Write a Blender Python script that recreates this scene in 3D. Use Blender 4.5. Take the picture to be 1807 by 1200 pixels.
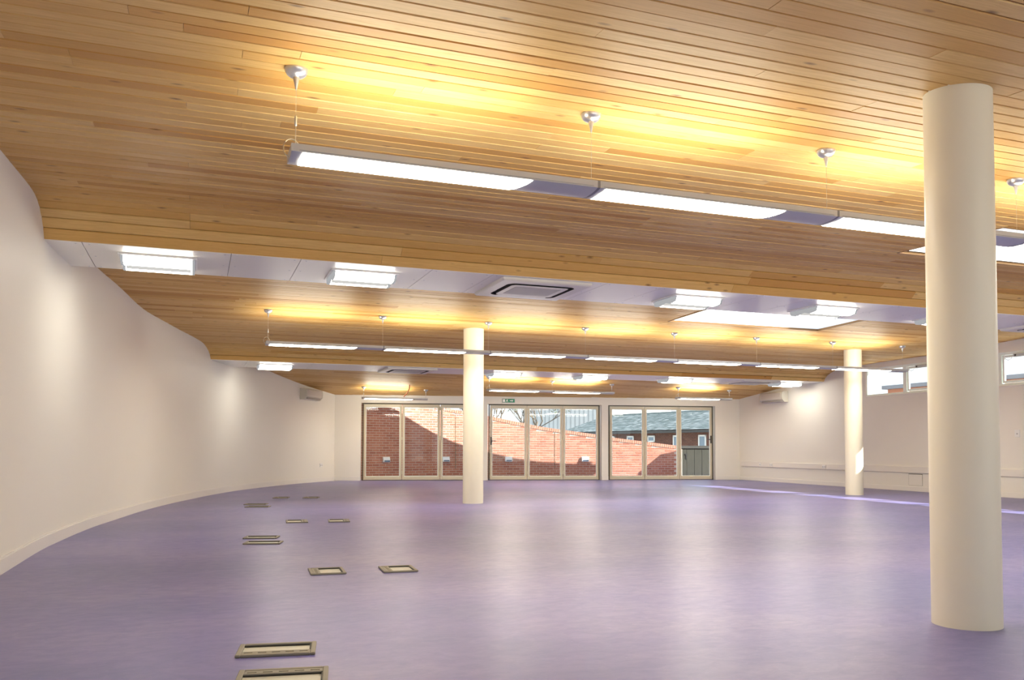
import bpy, math, random
from mathutils import Vector, Matrix
random.seed(7)
for o in list(bpy.data.objects): bpy.data.objects.remove(o)
S = bpy.context.scene
COL = S.collection
V = Vector

# ------------------------------------------------------------------ camera
cd = bpy.data.cameras.new('camera'); cam = bpy.data.objects.new('camera', cd); COL.objects.link(cam)
RT = V((0.93745074, -0.3481058, 0.00290913)); UP = V((-0.01665985, -0.03651477, 0.99919424)); FW = V((0.34771908, 0.93674384, 0.04003019))
m = Matrix(((RT.x, UP.x, -FW.x, 0), (RT.y, UP.y, -FW.y, 0), (RT.z, UP.z, -FW.z, 1.0), (0, 0, 0, 1)))
cam.matrix_world = m
cd.sensor_width = 36; cd.lens = 1496.74 / 1807 * 36; cd.shift_y = 128.75 / 1807
cd.clip_start = 0.05; cd.clip_end = 500
S.camera = cam

# ------------------------------------------------------------------ sky, sun, exposure
W = bpy.data.worlds.new('sky'); S.world = W; W.use_nodes = True
bg = W.node_tree.nodes['Background']; bg.inputs[0].default_value = (0.80, 0.91, 1.0, 1); bg.inputs[1].default_value = 0.65
SUN = V((-0.67, 0.52, -0.54)).normalized()
sl = bpy.data.lights.new('sun', 'SUN'); sl.energy = 7.0; sl.angle = math.radians(0.6); sl.color = (1.0, 0.95, 0.86)
so = bpy.data.objects.new('sun', sl); COL.objects.link(so); so.location = (25, 5, 20)
so.rotation_euler = SUN.to_track_quat('-Z', 'Y').to_euler()
S.view_settings.view_transform = 'Standard'; S.view_settings.look = 'None'
S.cycles.max_bounces = 9; S.cycles.diffuse_bounces = 6; S.cycles.transparent_max_bounces = 16
S.view_settings.gamma = 1; S.view_settings.use_curve_mapping = False
S.view_settings.exposure = 1.42

LAMP_DOWN = 15.0     # radiance of the pendant diffusers
LAMP_UP = 2.4        # watts of each pendant uplight
LAMP_WING = 4.0      # watts of each sideways (batwing) uplight strip
SOFFIT_L = 10.0      # radiance of the surface luminaires

# ------------------------------------------------------------------ material helpers
def mat(name, col=(.8, .8, .8), rough=.5, metal=0., spec=.5):
    M = bpy.data.materials.new(name); M.use_nodes = True
    b = M.node_tree.nodes['Principled BSDF']
    b.inputs['Base Color'].default_value = (*col, 1); b.inputs['Roughness'].default_value = rough
    b.inputs['Metallic'].default_value = metal; b.inputs['Specular IOR Level'].default_value = spec
    return M
class NT:
    def __init__(s, M): s.t = M.node_tree; s.b = s.t.nodes['Principled BSDF']
    def n(s, typ, **k):
        x = s.t.nodes.new(typ)
        for a, v in k.items(): setattr(x, a, v)
        return x
    def l(s, a, b): s.t.links.new(a, b)
    def pos(s, scale=(1, 1, 1)):
        g = s.n('ShaderNodeNewGeometry'); mp = s.n('ShaderNodeMapping'); mp.inputs['Scale'].default_value = scale
        s.l(g.outputs['Position'], mp.inputs['Vector']); return mp
    def noise(s, vec, scale, detail=4, rough=.55, dist=0.):
        x = s.n('ShaderNodeTexNoise'); x.inputs['Scale'].default_value = scale; x.inputs['Detail'].default_value = detail
        x.inputs['Roughness'].default_value = rough; x.inputs['Distortion'].default_value = dist
        s.l(vec, x.inputs['Vector']); return x.outputs['Fac']
    def ramp(s, fac, stops):
        r = s.n('ShaderNodeValToRGB'); e = r.color_ramp.elements
        while len(e) < len(stops): e.new(.5)
        for q, (p, c) in zip(e, stops): q.position = p; q.color = (*c, 1)
        s.l(fac, r.inputs['Fac']); return r.outputs['Color']
    def math(s, op, a, b=None):
        x = s.n('ShaderNodeMath', operation=op)
        for i, v in enumerate((a, b)):
            if v is None: continue
            if isinstance(v, (int, float)): x.inputs[i].default_value = v
            else: s.l(v, x.inputs[i])
        return x.outputs[0]
    def mix(s, fac, a, b, blend='MIX'):
        x = s.n('ShaderNodeMix', data_type='RGBA', blend_type=blend)
        for sock, v in ((x.inputs[0], fac), (x.inputs[6], a), (x.inputs[7], b)):
            if isinstance(v, (int, float)): sock.default_value = v
            elif isinstance(v, tuple): sock.default_value = (*v, 1)
            else: s.l(v, sock)
        return x.outputs[2]
    def bump(s, h, strength=.3, dist=.002):
        b = s.n('ShaderNodeBump'); b.inputs['Strength'].default_value = strength; b.inputs['Distance'].default_value = dist
        s.l(h, b.inputs['Height']); s.l(b.outputs[0], s.b.inputs['Normal'])

def rnd(t):
    oi = t.n('ShaderNodeObjectInfo'); g = t.n('ShaderNodeNewGeometry')
    return t.math('FRACT', t.math('ADD', oi.outputs['Random'], t.math('MULTIPLY', g.outputs['Random Per Island'], 7.31)))

def wood_mat(name):
    M = mat(name, rough=.52, spec=.32); t = NT(M)
    r = rnd(t)
    base = t.ramp(r, [(0, (.56, .27, .065)), (.10, (.70, .42, .125)), (.3, (.82, .55, .20)), (.6, (.86, .62, .26)), (.8, (.80, .53, .19)), (.92, (.68, .39, .11)), (1, (.55, .26, .06))])
    comb = t.n('ShaderNodeCombineXYZ'); t.l(t.math('MULTIPLY', r, 37.), comb.inputs[0]); t.l(t.math('MULTIPLY', r, 11.), comb.inputs[2])
    def shifted(scale):
        mp = t.pos((1, 1, 1)); ad = t.n('ShaderNodeVectorMath', operation='ADD'); t.l(mp.outputs[0], ad.inputs[0]); t.l(comb.outputs[0], ad.inputs[1])
        m2 = t.n('ShaderNodeMapping'); m2.inputs['Scale'].default_value = scale; t.l(ad.outputs[0], m2.inputs[0]); return m2.outputs[0]
    g1 = t.noise(shifted((.9, 16, 16)), 2.2, 5, .6, 1.2)
    g2 = t.noise(shifted((2.5, 60, 60)), 2.0, 3, .6, .4)
    c1 = t.mix(t.math('MULTIPLY', t.math('SMOOTHSTEP' if False else 'POWER', g1, 2.2), 1.0), base, (.55, .30, .06))
    c2 = t.mix(t.math('MULTIPLY', t.math('POWER', g2, 2.2), 1.0), c1, (.48, .26, .06))
    vo = t.n('ShaderNodeTexVoronoi'); vo.inputs['Scale'].default_value = 1.0; vo.inputs['Randomness'].default_value = 1
    t.l(shifted((3.2, 8.5, 8.5)), vo.inputs['Vector'])
    sep = t.n('ShaderNodeSeparateColor'); t.l(vo.outputs['Color'], sep.inputs[0])
    on = t.math('GREATER_THAN', sep.outputs[0], .4)
    mr = t.n('ShaderNodeMapRange'); mr.inputs[1].default_value = .03; mr.inputs[2].default_value = .17; mr.inputs[3].default_value = 1; mr.inputs[4].default_value = 0
    t.l(vo.outputs['Distance'], mr.inputs[0])
    k = t.math('MULTIPLY', t.math('MULTIPLY', mr.outputs[0], on), .85)
    c3 = t.mix(k, c2, (.13, .045, .010))
    t.l(c3, t.b.inputs['Base Color'])
    t.bump(g2, .12, .001)
    return M

def brick_mat(name, cols):
    M = mat(name, rough=.85, spec=.2); t = NT(M); r = rnd(t)
    c = t.ramp(r, cols)
    n = t.noise(t.pos((9, 9, 9)).outputs[0], 3, 4)
    t.l(t.mix(t.math('MULTIPLY', n, .45), c, (.30, .13, .09)), t.b.inputs['Base Color']); t.bump(n, .3, .003)
    return M

def emis(name, col, strength):
    M = bpy.data.materials.new(name); M.use_nodes = True; t = M.node_tree
    for n in list(t.nodes): t.nodes.remove(n)
    o = t.nodes.new('ShaderNodeOutputMaterial'); e = t.nodes.new('ShaderNodeEmission')
    e.inputs[0].default_value = (*col, 1); e.inputs[1].default_value = strength; t.links.new(e.outputs[0], o.inputs[0]); return M

def glass_mat(name, tint=(.97, .985, .98)):
    M = bpy.data.materials.new(name); M.use_nodes = True; t = M.node_tree
    for n in list(t.nodes): t.nodes.remove(n)
    o = t.nodes.new('ShaderNodeOutputMaterial'); mx = t.nodes.new('ShaderNodeMixShader'); tr = t.nodes.new('ShaderNodeBsdfTransparent')
    gl = t.nodes.new('ShaderNodeBsdfGlossy'); lw = t.nodes.new('ShaderNodeLayerWeight'); pw_ = t.nodes.new('ShaderNodeMath'); ml = t.nodes.new('ShaderNodeMath')
    lw.inputs[0].default_value = .5; pw_.operation = 'POWER'; pw_.inputs[1].default_value = 5; ml.operation = 'MULTIPLY_ADD'; ml.inputs[1].default_value = .9; ml.inputs[2].default_value = .016
    t.links.new(lw.outputs['Facing'], pw_.inputs[0]); t.links.new(pw_.outputs[0], ml.inputs[0])
    tr.inputs[0].default_value = (*tint, 1); gl.inputs['Roughness'].default_value = .01
    t.links.new(ml.outputs[0], mx.inputs[0]); t.links.new(tr.outputs[0], mx.inputs[1]); t.links.new(gl.outputs[0], mx.inputs[2]); t.links.new(mx.outputs[0], o.inputs[0])
    return M

WOOD = wood_mat('pine_boards')
DECK = mat('dark_gap', (.05, .026, .01), .9)
def paint(name, col, rough=.55, amt=.06):
    M = mat(name, col, rough, spec=.35); t = NT(M)
    n = t.noise(t.pos((.7, .7, .7)).outputs[0], 1.6, 3)
    t.l(t.mix(t.math('MULTIPLY', n, amt * 2), col, tuple(c * .86 for c in col)), t.b.inputs['Base Color'])
    f = t.noise(t.pos((60, 60, 60)).outputs[0], 3, 2); t.bump(f, .05, .001); return M
WALL = paint('wall_paint', (.81, .785, .715))
SKIRT = mat('skirting_gloss', (.80, .775, .72), .3)
COLM = paint('column_cream_paint', (.80, .755, .60), .42, .03)
SOFF = mat('soffit_gloss_white', (.88, .865, .785), .40, spec=.3)
JOINT = mat('soffit_joint_shadow', (.16, .15, .14), .8)
SILV = mat('silver_metal', (.62, .63, .65), .32, .85)
GREYL = mat('lamp_grey_aluminium', (.52, .54, .55), .42, .0)
WIRE = mat('steel_wire', (.60, .55, .45), .35, .7)
DIFF = emis('lamp_diffuser', (1.0, .925, .78), LAMP_DOWN)
PRISM = emis('prismatic_diffuser', (1.0, .94, .82), SOFFIT_L)
WHITEP = mat('white_plastic', (.82, .82, .80), .35)
CREAMP = mat('cream_plastic', (.74, .72, .63), .42)
GRILLE = mat('cassette_grille', (.58, .57, .48), .6)
DARK = mat('dark_slot', (.02, .018, .015), .6)
BLACK = mat('black_plastic', (.03, .03, .03), .4)
FRAME = mat('door_frame_beige', (.60, .55, .41), .38)
GASKET = mat('gasket_dark', (.10, .09, .05), .6)
CLFR = mat('window_frame_pale_green', (.84, .91, .87), .35)
GLASS = glass_mat('clear_glass')
BOXM = mat('floor_box_taupe', (.22, .20, .155), .55)
BOXIN = mat('floor_box_lid_pale', (.46, .45, .37), .4)
RED = mat('orange_red_cable', (.55, .10, .02), .5)
GREEN = mat('exit_sign_green', (.0, .26, .12), .4)

def floor_mat():
    M = mat('violet_linoleum', rough=.33, spec=.42); t = NT(M)
    a = t.noise(t.pos((.35, .5, 1)).outputs[0], 1.5, 4, .55)
    b = t.noise(t.pos((3, 5, 1)).outputs[0], 2.5, 6, .7, .6)
    c = t.noise(t.pos((9, 26, 1)).outputs[0], 3.0, 4, .7)
    base = t.ramp(a, [(.36, (.125, .115, .31)), (.5, (.17, .14, .365)), (.64, (.225, .185, .385))])
    c1 = t.mix(t.math('MULTIPLY', t.math('GREATER_THAN', b, .0), t.ramp_f(b) if False else t.math('POWER', b, 1.5)), base, (.105, .13, .30))
    mr = t.n('ShaderNodeMapRange'); mr.inputs[1].default_value = .62; mr.inputs[2].default_value = .78; t.l(c, mr.inputs[0])
    c2 = t.mix(t.math('MULTIPLY', mr.outputs[0], .35), c1, (.55, .48, .68))
    t.l(c2, t.b.inputs['Base Color'])
    mr2 = t.n('ShaderNodeMapRange'); mr2.inputs[3].default_value = .26; mr2.inputs[4].default_value = .44; t.l(b, mr2.inputs[0]); t.l(mr2.outputs[0], t.b.inputs['Roughness'])
    t.bump(b, .06, .002)
    return M
FLOORM = floor_mat()

# ------------------------------------------------------------------ mesh helpers
class MB:
    def __init__(s): s.v = []; s.f = []
    def add(s, vs, fs):
        o = len(s.v); s.v += [tuple(v) for v in vs]; s.f += [tuple(i + o for i in f) for f in fs]; return s
    def box(s, x0, x1, y0, y1, z0, z1, M=None):
        vs = [V((x, y, z)) for z in (z0, z1) for (x, y) in ((x0, y0), (x1, y0), (x1, y1), (x0, y1))]
        if M: vs = [M @ v for v in vs]
        return s.add(vs, [(3, 2, 1, 0), (4, 5, 6, 7), (0, 1, 5, 4), (1, 2, 6, 5), (2, 3, 7, 6), (3, 0, 4, 7)])
    def bbox(s, x0, x1, y0, y1, z0, z1, b=.004, M=None):   # chamfered box
        vs = []; 
        for (z, k) in ((z0, b), (z0 + b, 0), (z1 - b, 0), (z1, b)):
            for (x, y) in ((x0 + k + b, y0 + k), (x1 - k - b, y0 + k), (x1 - k, y0 + k + b), (x1 - k, y1 - k - b), (x1 - k - b, y1 - k), (x0 + k + b, y1 - k), (x0 + k, y1 - k - b), (x0 + k, y0 + k + b)):
                vs.append(V((x, y, z)))
        if M: vs = [M @ v for v in vs]
        fs = [tuple(range(7, -1, -1)), tuple(range(24, 32))]
        for r in range(3):
            for i in range(8):
                j = (i + 1) % 8; fs.append((r * 8 + i, r * 8 + j, r * 8 + 8 + j, r * 8 + 8 + i))
        return s.add(vs, fs)
    def prism(s, prof, x0, x1, M=None):      # profile in (y,z), extruded along x
        n = len(prof); vs = [V((x, y, z)) for x in (x0, x1) for (y, z) in prof]
        if M: vs = [M @ v for v in vs]
        return s.add(vs, [tuple(range(n)), tuple(range(2 * n - 1, n - 1, -1))] + [((i + 1) % n, i, n + i, n + (i + 1) % n) for i in range(n)])
    def lathe(s, prof, n=24, c=(0, 0, 0)):
        vs = []; fs = []
        for (r, z) in prof:
            for i in range(n):
                a = 2 * math.pi * i / n; vs.append((c[0] + r * math.cos(a), c[1] + r * math.sin(a), c[2] + z))
        for k in range(len(prof) - 1):
            for i in range(n):
                j = (i + 1) % n; fs.append((k * n + i, k * n + j, k * n + n + j, k * n + n + i))
        fs.append(tuple(range(n - 1, -1, -1))); fs.append(tuple(range((len(prof) - 1) * n, len(prof) * n)))
        return s.add(vs, fs)
    def tube(s, pts, r, n=8):
        pts = [V(p) for p in pts]; vs = []; fs = []
        for i, p in enumerate(pts):
            d = (pts[min(i + 1, len(pts) - 1)] - pts[max(i - 1, 0)]).normalized()
            a = d.cross(V((0, 0, 1)) if abs(d.z) < .9 else V((1, 0, 0))).normalized(); b = d.cross(a)
            rr = r[i] if isinstance(r, (list, tuple)) else r
            for k in range(n):
                t = 2 * math.pi * k / n; vs.append(p + a * rr * math.cos(t) + b * rr * math.sin(t))
        for i in range(len(pts) - 1):
            for k in range(n):
                j = (k + 1) % n; fs.append((i * n + k, i * n + j, i * n + n + j, i * n + n + k))
        fs.append(tuple(range(n - 1, -1, -1))); fs.append(tuple(range((len(pts) - 1) * n, len(pts) * n)))
        return s.add(vs, fs)
    def mesh(s, name, m, smooth=None):
        me = bpy.data.meshes.new(name); me.from_pydata(s.v, [], s.f); me.update()
        if m: me.materials.append(m)
        if smooth:
            me.polygons.foreach_set('use_smooth', [True] * len(me.polygons)); me.set_sharp_from_angle(angle=math.radians(smooth))
        return me
    def build(s, name, m, parent=None, loc=(0, 0, 0), rz=0., smooth=None):
        return link(name, s.mesh(name, m, smooth), parent, loc, rz)
def link(name, me, parent=None, loc=(0, 0, 0), rz=0.):
    o = bpy.data.objects.new(name, me); COL.objects.link(o); o.location = loc; o.rotation_euler = (0, 0, rz)
    if parent: o.parent = parent
    return o
def tag(o, label, cat=None, group=None, kind=None):
    o['label'] = label
    if cat: o['category'] = cat
    if group: o['group'] = group
    if kind: o['kind'] = kind
    return o
def struct(o, label=None):
    o['kind'] = 'structure'
    if label: o['label'] = label
    return o
def thing(name, loc, label, cat, group=None, rz=0.):
    return tag(link(name, None, None, loc, rz), label, cat, group)
def interp(pts, x):
    if x <= pts[0][0]: return pts[0][1]
    for (a, b), (c, d) in zip(pts, pts[1:]):
        if x <= c: return b + (d - b) * (x - a) / (c - a)
    return pts[-1][1]
def catmull(P, n=6):
    out = []
    for i in range(len(P) - 1):
        p0 = V(P[max(i - 1, 0)]); p1 = V(P[i]); p2 = V(P[i + 1]); p3 = V(P[min(i + 2, len(P) - 1)])
        for k in range(n):
            t = k / n
            out.append(.5 * ((2 * p1) + (p2 - p0) * t + (2 * p0 - 5 * p1 + 4 * p2 - p3) * t * t + (3 * p1 - p0 - 3 * p2 + p3) * t ** 3))
    out.append(V(P[-1])); return out

# ------------------------------------------------------------------ plan of the building
LEFT = [(-1.62, -3.4), (-1.58, 0), (-1.52, 3.0), (-1.45, 5.6), (-1.42, 7.6), (-1.40, 9.15), (-1.35, 9.97), (-1.28, 10.83), (-1.18, 11.75), (-1.04, 12.65), (-.78, 14.28),
        (-.42, 15.95), (-.13, 17.02), (.22, 18.27), (.75, 19.82), (1.32, 21.13), (1.97, 22.4), (2.81, 23.75), (3.84, 25.12)]
LC = catmull([(x, y, 0) for x, y in LEFT], 5)
LXY = [(p.y, p.x) for p in LC]
def leftX(Y): return interp(LXY, Y)
RA = -math.atan(.0397); RO = (15.56, 14.8, 0)
def rightX(Y): return 15.56 + .0397 * (Y - 14.8)
FA = math.radians(-12.5166); FO = (0, 25.98, 0); FC = math.cos(FA)
def farY(X): return 25.98 - .22203 * X - .12
HTOP = 3.62

# bay profiles (Y, z)
P1 = [(1.05, 2.98), (2.7, 3.01), (3.66, 3.06), (4.92, 3.165), (6.2, 3.20), (7.24, 3.225), (8.0, 3.26), (8.45, 3.275), (8.68, 3.26), (8.86, 3.20), (9.0, 3.10), (9.10, 2.97)]
P2 = [(10.33, 3.235), (12.0, 3.205), (13.0, 3.165), (13.65, 3.125), (14.4, 3.10), (15.7, 3.10), (17.0, 3.075), (17.6, 3.055), (17.9, 3.02), (18.12, 2.95), (18.26, 2.86), (18.33, 2.76)]
def z3(X, Y): return 2.5 + .1 * .976 * max(0, 25.98 - .222 * X - Y)
SK1 = (7.5, 10.7, 6.15, 7.5); SK2 = (7.62, 10.8, 11.0, 12.75)
Z1, Z2 = 2.97, 2.76

# ------------------------------------------------------------------ floor
mb = MB(); mb.box(-2.2, 16.6, -3.6, 25.6, -.12, 0)
struct(mb.build('floor', FLOORM), 'violet mottled linoleum floor')
mb = MB(); mb.box(-60, 90, 22.0, 140, -.5, -.13); mb.box(16.6, 90, -3.66, 22.0, -.5, -.13)
GROUND = mat('paving_grey', (.42, .40, .38), .9)
struct(mb.build('ground', GROUND), 'grey paved yard outside the glass doors')

# ------------------------------------------------------------------ walls
def strip_wall(path, z0, z1, thick, side):
    mb = MB(); vs = []; fs = []; n = len(path)
    for i, p in enumerate(path):
        d = (path[min(i + 1, n - 1)] - path[max(i - 1, 0)]).normalized(); nrm = V((d.y, -d.x, 0)) * side
        for q in (p, p + nrm * thick): vs += [(q.x, q.y, z0), (q.x, q.y, z1)]
    for i in range(n - 1):
        a = i * 4; b = a + 4
        fs += [(a, b, b + 1, a + 1), (a + 2, a + 3, b + 3, b + 2), (a + 1, b + 1, b + 3, a + 3), (a, a + 2, b + 2, b)]
    fs += [(0, 1, 3, 2), (4 * n - 4, 4 * n - 2, 4 * n - 1, 4 * n - 3)]
    return mb.add(vs, fs)
struct(strip_wall(LC, 0, HTOP, .25, -1).build('wall_left', WALL, smooth=40), 'long curved off-white wall sweeping along the left')
bb = [p.copy() for p in LC]
mb = strip_wall(bb, 0, .115, .018, 1); mb2 = strip_wall(bb, .115, .128, .011, 1); mb.add(mb2.v, mb2.f)
struct(mb.build('baseboard_left', SKIRT, smooth=40), 'off-white skirting board following the curved wall')
mb = MB(); mb.box(-1.9, .2, -3.65, -3.4, 0, HTOP); mb.box(14.4, 15.3, -3.65, -3.4, 0, HTOP); mb.box(.2, 14.4, -3.65, -3.4, 2.5, HTOP)
fg = MB()  # added unseen glazing, lets in daylight to brighten the ceiling
for k in range(13): fg.box(.2 + k * 14.2 / 12 - .03, .2 + k * 14.2 / 12 + .03, -3.56, -3.50, 0, 2.5)
fg.box(.2, 14.4, -3.56, -3.50, 2.44, 2.5); fg.box(.2, 14.4, -3.56, -3.50, 0, .08)
w4 = struct(fg.build('window_4', FRAME), 'glazed front added behind the viewpoint to let in fill light')
for k in range(12):
    g_ = MB(); g_.box(.23 + k * 14.2 / 12, .17 + (k + 1) * 14.2 / 12, -3.533, -3.527, .08, 2.44); g_.build('glass_pane', GLASS, w4)
tr_ = MB(); tr_.box(-40, 60, -45, -3.66, -.3, -.02); struct(tr_.build('ground.001', mat('bounce_terrace_paving', (.62, .60, .56), .9)), 'pale paved terrace added behind the viewpoint to bounce sun onto the ceiling')  # added out of view, pale so sunlight bounces up to the ceiling
struct(mb.build('wall_front', WALL), 'plain wall behind the viewpoint')

# far wall with three folding door openings (local x along the wall, y outwards)
DX = [(4.56, 7.94), (8.21, 11.56), (11.82, 15.09)]
mb = MB(); x0 = 3.62 / FC
edges = []
for a, b in DX: edges.append((a / FC - .03, b / FC + .03))
cur = x0
for a, b in edges: mb.box(cur, a, -.12, .2, 0, HTOP - .5); cur = b
mb.box(cur, 16.05 / FC, -.12, .2, 0, HTOP - .5)
for a, b in edges: mb.box(a, b, -.12, .2, 2.285, HTOP - .5)
struct(mb.build('wall_back', WALL, None, FO, FA), 'far off-white wall pierced by three folding glass doors')
spans = [(x0 + .2, edges[0][0]), (edges[0][1], edges[1][0]), (edges[1][1], edges[2][0]), (edges[2][1], 15.8 / FC)]
for i, (a, b) in enumerate(spans):
    mb = MB(); mb.bbox(a, b, -.138, -.12, 0, .12, .004)
    o = struct(mb.build('baseboard_back' if i == 0 else 'baseboard_back.%03d' % i, SKIRT, None, FO, FA))

# right wall (local y along wall, x outwards)
CLY0, CLY1, CLZ0, CLZ1 = -12.6, 1.94, 2.28, 2.965
mb = MB()
mb.box(0, .25, -18.3, 7.75, 0, CLZ0); mb.box(0, .25, -18.3, 7.75, CLZ1, HTOP)
mb.box(0, .25, -18.3, CLY0, CLZ0, CLZ1); mb.box(0, .25, CLY1, 7.75, CLZ0, CLZ1)
struct(mb.build('wall_right', WALL, None, RO, RA), 'off-white right wall with high ribbon windows')
mb = MB(); mb.bbox(-.016, 0, -18.1, 7.7, 0, .11, .004)
struct(mb.build('baseboard_right', SKIRT, None, RO, RA), 'off-white skirting board along the right wall')

# ------------------------------------------------------------------ roof slab over everything (with skylight holes)
ROOF = mat('roof_membrane', (.25, .25, .26), .9)
mb = MB()
def slab(x0, x1, y0, y1, z0, z1, holes):
    ys = sorted({y0, y1} | {h[2] for h in holes} | {h[3] for h in holes})
    for a, b in zip(ys, ys[1:]):
        xs = [(x0, x1)]
        for h in holes:
            if h[2] < b - 1e-6 and h[3] > a + 1e-6:
                xs = [q for (p0, p1) in xs for q in ((p0, min(p1, h[0])), (max(p0, h[1]), p1)) if q[1] - q[0] > 1e-6]
        for p0, p1 in xs: mb.box(p0, p1, a, b, z0, z1)
slab(-2.0, 16.1, -3.7, 20.2, 3.62, 3.72, [SK1, SK2])
# lower slab above the last bay, its far edge parallel with the far wall
far = lambda X: 25.98 + .35 - .22203 * X
pts = [(-2.0, 20.0), (16.1, 20.0), (16.1, far(16.1)), (2.5, far(2.5)), (-2.0, 22.0)]
mb.add([(x, y, z) for z in (3.1, 3.2) for x, y in pts], [(4, 3, 2, 1, 0), (5, 6, 7, 8, 9)] + [(i, (i + 1) % 5, 5 + (i + 1) % 5, 5 + i) for i in range(5)])
mb.box(-2.0, 16.1, 19.95, 20.05, 3.1, 3.66)
struct(mb.build('roof', ROOF), 'flat roof slab over the hall')

# ------------------------------------------------------------------ ceilings
# unit board: 1 x 1 x 1, chamfered on its lower long edges
ub = MB(); ub.prism([(-.5, 1), (-.5, .3), (-.465, 0), (.465, 0), (.5, .3), (.5, 1)], -.5, .5)
UB = ub.mesh('board', WOOD)
PITCH = .12
def arc(P, n=8):
    Q = catmull([(0, y, z) for y, z in P], n); s = [0]
    for a, b in zip(Q, Q[1:]): s.append(s[-1] + (b - a).length)
    return Q, s
def at(Q, s, d):
    for i in range(len(s) - 1):
        if d <= s[i + 1] or i == len(s) - 2:
            t = (d - s[i]) / (s[i + 1] - s[i]); return Q[i].lerp(Q[i + 1], t)
def cuts(x0, x1, row):
    """staggered butt joints of one row of boards"""
    xs = [x0]; x = [.2, 2.15, 4.1, 1.1, 3.2][row * 3 % 5] + random.choice((0, 0, .65, -.6)) - 4.2
    while x < x1 - .4:
        if x > x0 + .4: xs.append(x)
        x += random.choice((2.1, 2.7, 3.3, 3.9, 3.9, 4.5, 4.5))
    xs.append(x1); return list(zip(xs, xs[1:]))
def minus(seg, h, y):
    if h[2] - .02 < y < h[3] + .02:
        return [q for q in ((seg[0], min(seg[1], h[0])), (max(seg[0], h[1]), seg[1])) if q[1] - q[0] > .05]
    return [seg]
def deck_mesh(P, hole, off=.028):
    Q, s = arc(P); mb = MB()
    for a, b in zip(Q, Q[1:]):
        segs = minus((None, None), (0, 0, 9e9, 9e9), 0)
        xa, xb = leftX(a.y) - .1, leftX(b.y) - .1; xr = rightX(a.y) + .1
        parts = [((xa, xb), (xr, xr))]
        if hole and hole[2] < (a.y + b.y) / 2 < hole[3]: parts = [((xa, xb), (hole[0] - .03,) * 2), ((hole[1] + .03,) * 2, (xr, xr))]
        for (l0, l1), (r0, r1) in parts:
            mb.add([(l0, a.y, a.z + off), (r0, a.y, a.z + off), (r1, b.y, b.z + off), (l1, b.y, b.z + off)], [(0, 1, 2, 3)])
    return mb
def board_rows(P):
    Q, s = arc(P, 10); L = s[-1]; n = int(round(L / PITCH)); pw = L / n
    for i in range(n):
        a = at(Q, s, i * pw); b = at(Q, s, (i + 1) * pw)
        yield i, (a + b) / 2, math.atan2(b.z - a.z, b.y - a.y), (b - a).length
ceil1 = struct(deck_mesh(P1, SK1).build('ceiling', DECK), 'pine boarded ceiling bay nearest the viewpoint')
ceil2 = struct(deck_mesh(P2, SK2).build('ceiling.001', DECK), 'pine boarded ceiling bay in the middle of the hall')
GAPS = (.004, .005, .007, .010, .015)
def visible(x, y): # inside the photograph's field of view
    d = V((x, y, 2.1)); c = d.dot(FW); return c > 1 and abs(d.dot(RT) / c) < .64 and d.dot(UP) / c < .5
nb = 0; stuff1 = MB()
def put_board(target, seg, mid, ang, w, gap, drop):
    M = Matrix.Translation(((seg[0] + seg[1]) / 2, mid.y, mid.z - drop)) @ Matrix.Rotation(ang, 4, 'X') @ Matrix.Diagonal((seg[1] - seg[0] - .0025, w - gap, .022, 1))
    if target is None: return M
    target.add([M @ v.co for v in UB.vertices], [tuple(p.vertices) for p in UB.polygons])
for i, mid, ang, w in board_rows(P1):
    gap = random.choice(GAPS)
    for seg0 in cuts(leftX(mid.y) - .02, rightX(mid.y) + .02, i):
        for seg in minus(seg0, SK1, mid.y):
            drop = random.uniform(-.0015, .0015)
            lo, hi = seg
            vis = any(visible(lo + (hi - lo) * k / 6, mid.y) for k in range(7))
            if vis and nb < 298:
                o = link('board', UB, ceil1); o.matrix_local = put_board(None, seg, mid, ang, w, gap, drop); nb += 1
            else: put_board(stuff1, seg, mid, ang, w, gap, drop)
o = stuff1.build('boards', WOOD, ceil1); o['kind'] = 'stuff'
stuff2 = MB(); GAPS2 = (.004, .006, .008, .011, .016)
for i, mid, ang, w in board_rows(P2):
    gap = random.choice(GAPS2)
    for seg0 in cuts(leftX(mid.y) - .02, rightX(mid.y) + .02, i + 2):
        for seg in minus(seg0, SK2, mid.y): put_board(stuff2, seg, mid, ang, w, gap, random.uniform(-.0015, .0015))
o = stuff2.build('boards', WOOD, ceil2); o['kind'] = 'stuff'
# third bay: tilted plane meeting the far wall
mb = MB(); d3 = MB(); y = 19.75; i = 0
while y < 25.3:
    gap = random.choice(GAPS2); xr = min(rightX(y) + .02, (25.98 - y) / .22203)
    for a, b in cuts(leftX(y) - .03, max(xr, leftX(y) + .1), i):
        y0, y1 = y + gap / 2, y + PITCH - gap / 2
        vs = [(x, yy, z3(x, yy) + h) for h in (0, .02) for x, yy in ((a + .001, y0), (b - .001, y0), (b - .001, y1), (a + .001, y1))]
        mb.add(vs, [(3, 2, 1, 0), (4, 5, 6, 7), (0, 1, 5, 4), (1, 2, 6, 5), (2, 3, 7, 6), (3, 0, 4, 7)])
    xl = leftX(y) - .1; xq = xr + .1
    d3.add([(xl, y, z3(xl, y) + .026), (xq, y, z3(xq, y) + .026), (xq, y + PITCH, z3(xq, y + PITCH) + .026), (xl, y + PITCH, z3(xl, y + PITCH) + .026)], [(0, 1, 2, 3)])
    y += PITCH; i += 1
ceil3 = struct(d3.build('ceiling.002', DECK), 'pine boarded ceiling bay running down to the far wall')
o = mb.build('boards', WOOD, ceil3); o['kind'] = 'stuff'
# bay behind the viewpoint
mb = MB(); mb.box(-2.0, 15.3, -3.6, -.2, 3.2, 3.24); struct(mb.build('ceiling.003', WOOD), 'pine ceiling behind the viewpoint')

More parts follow.
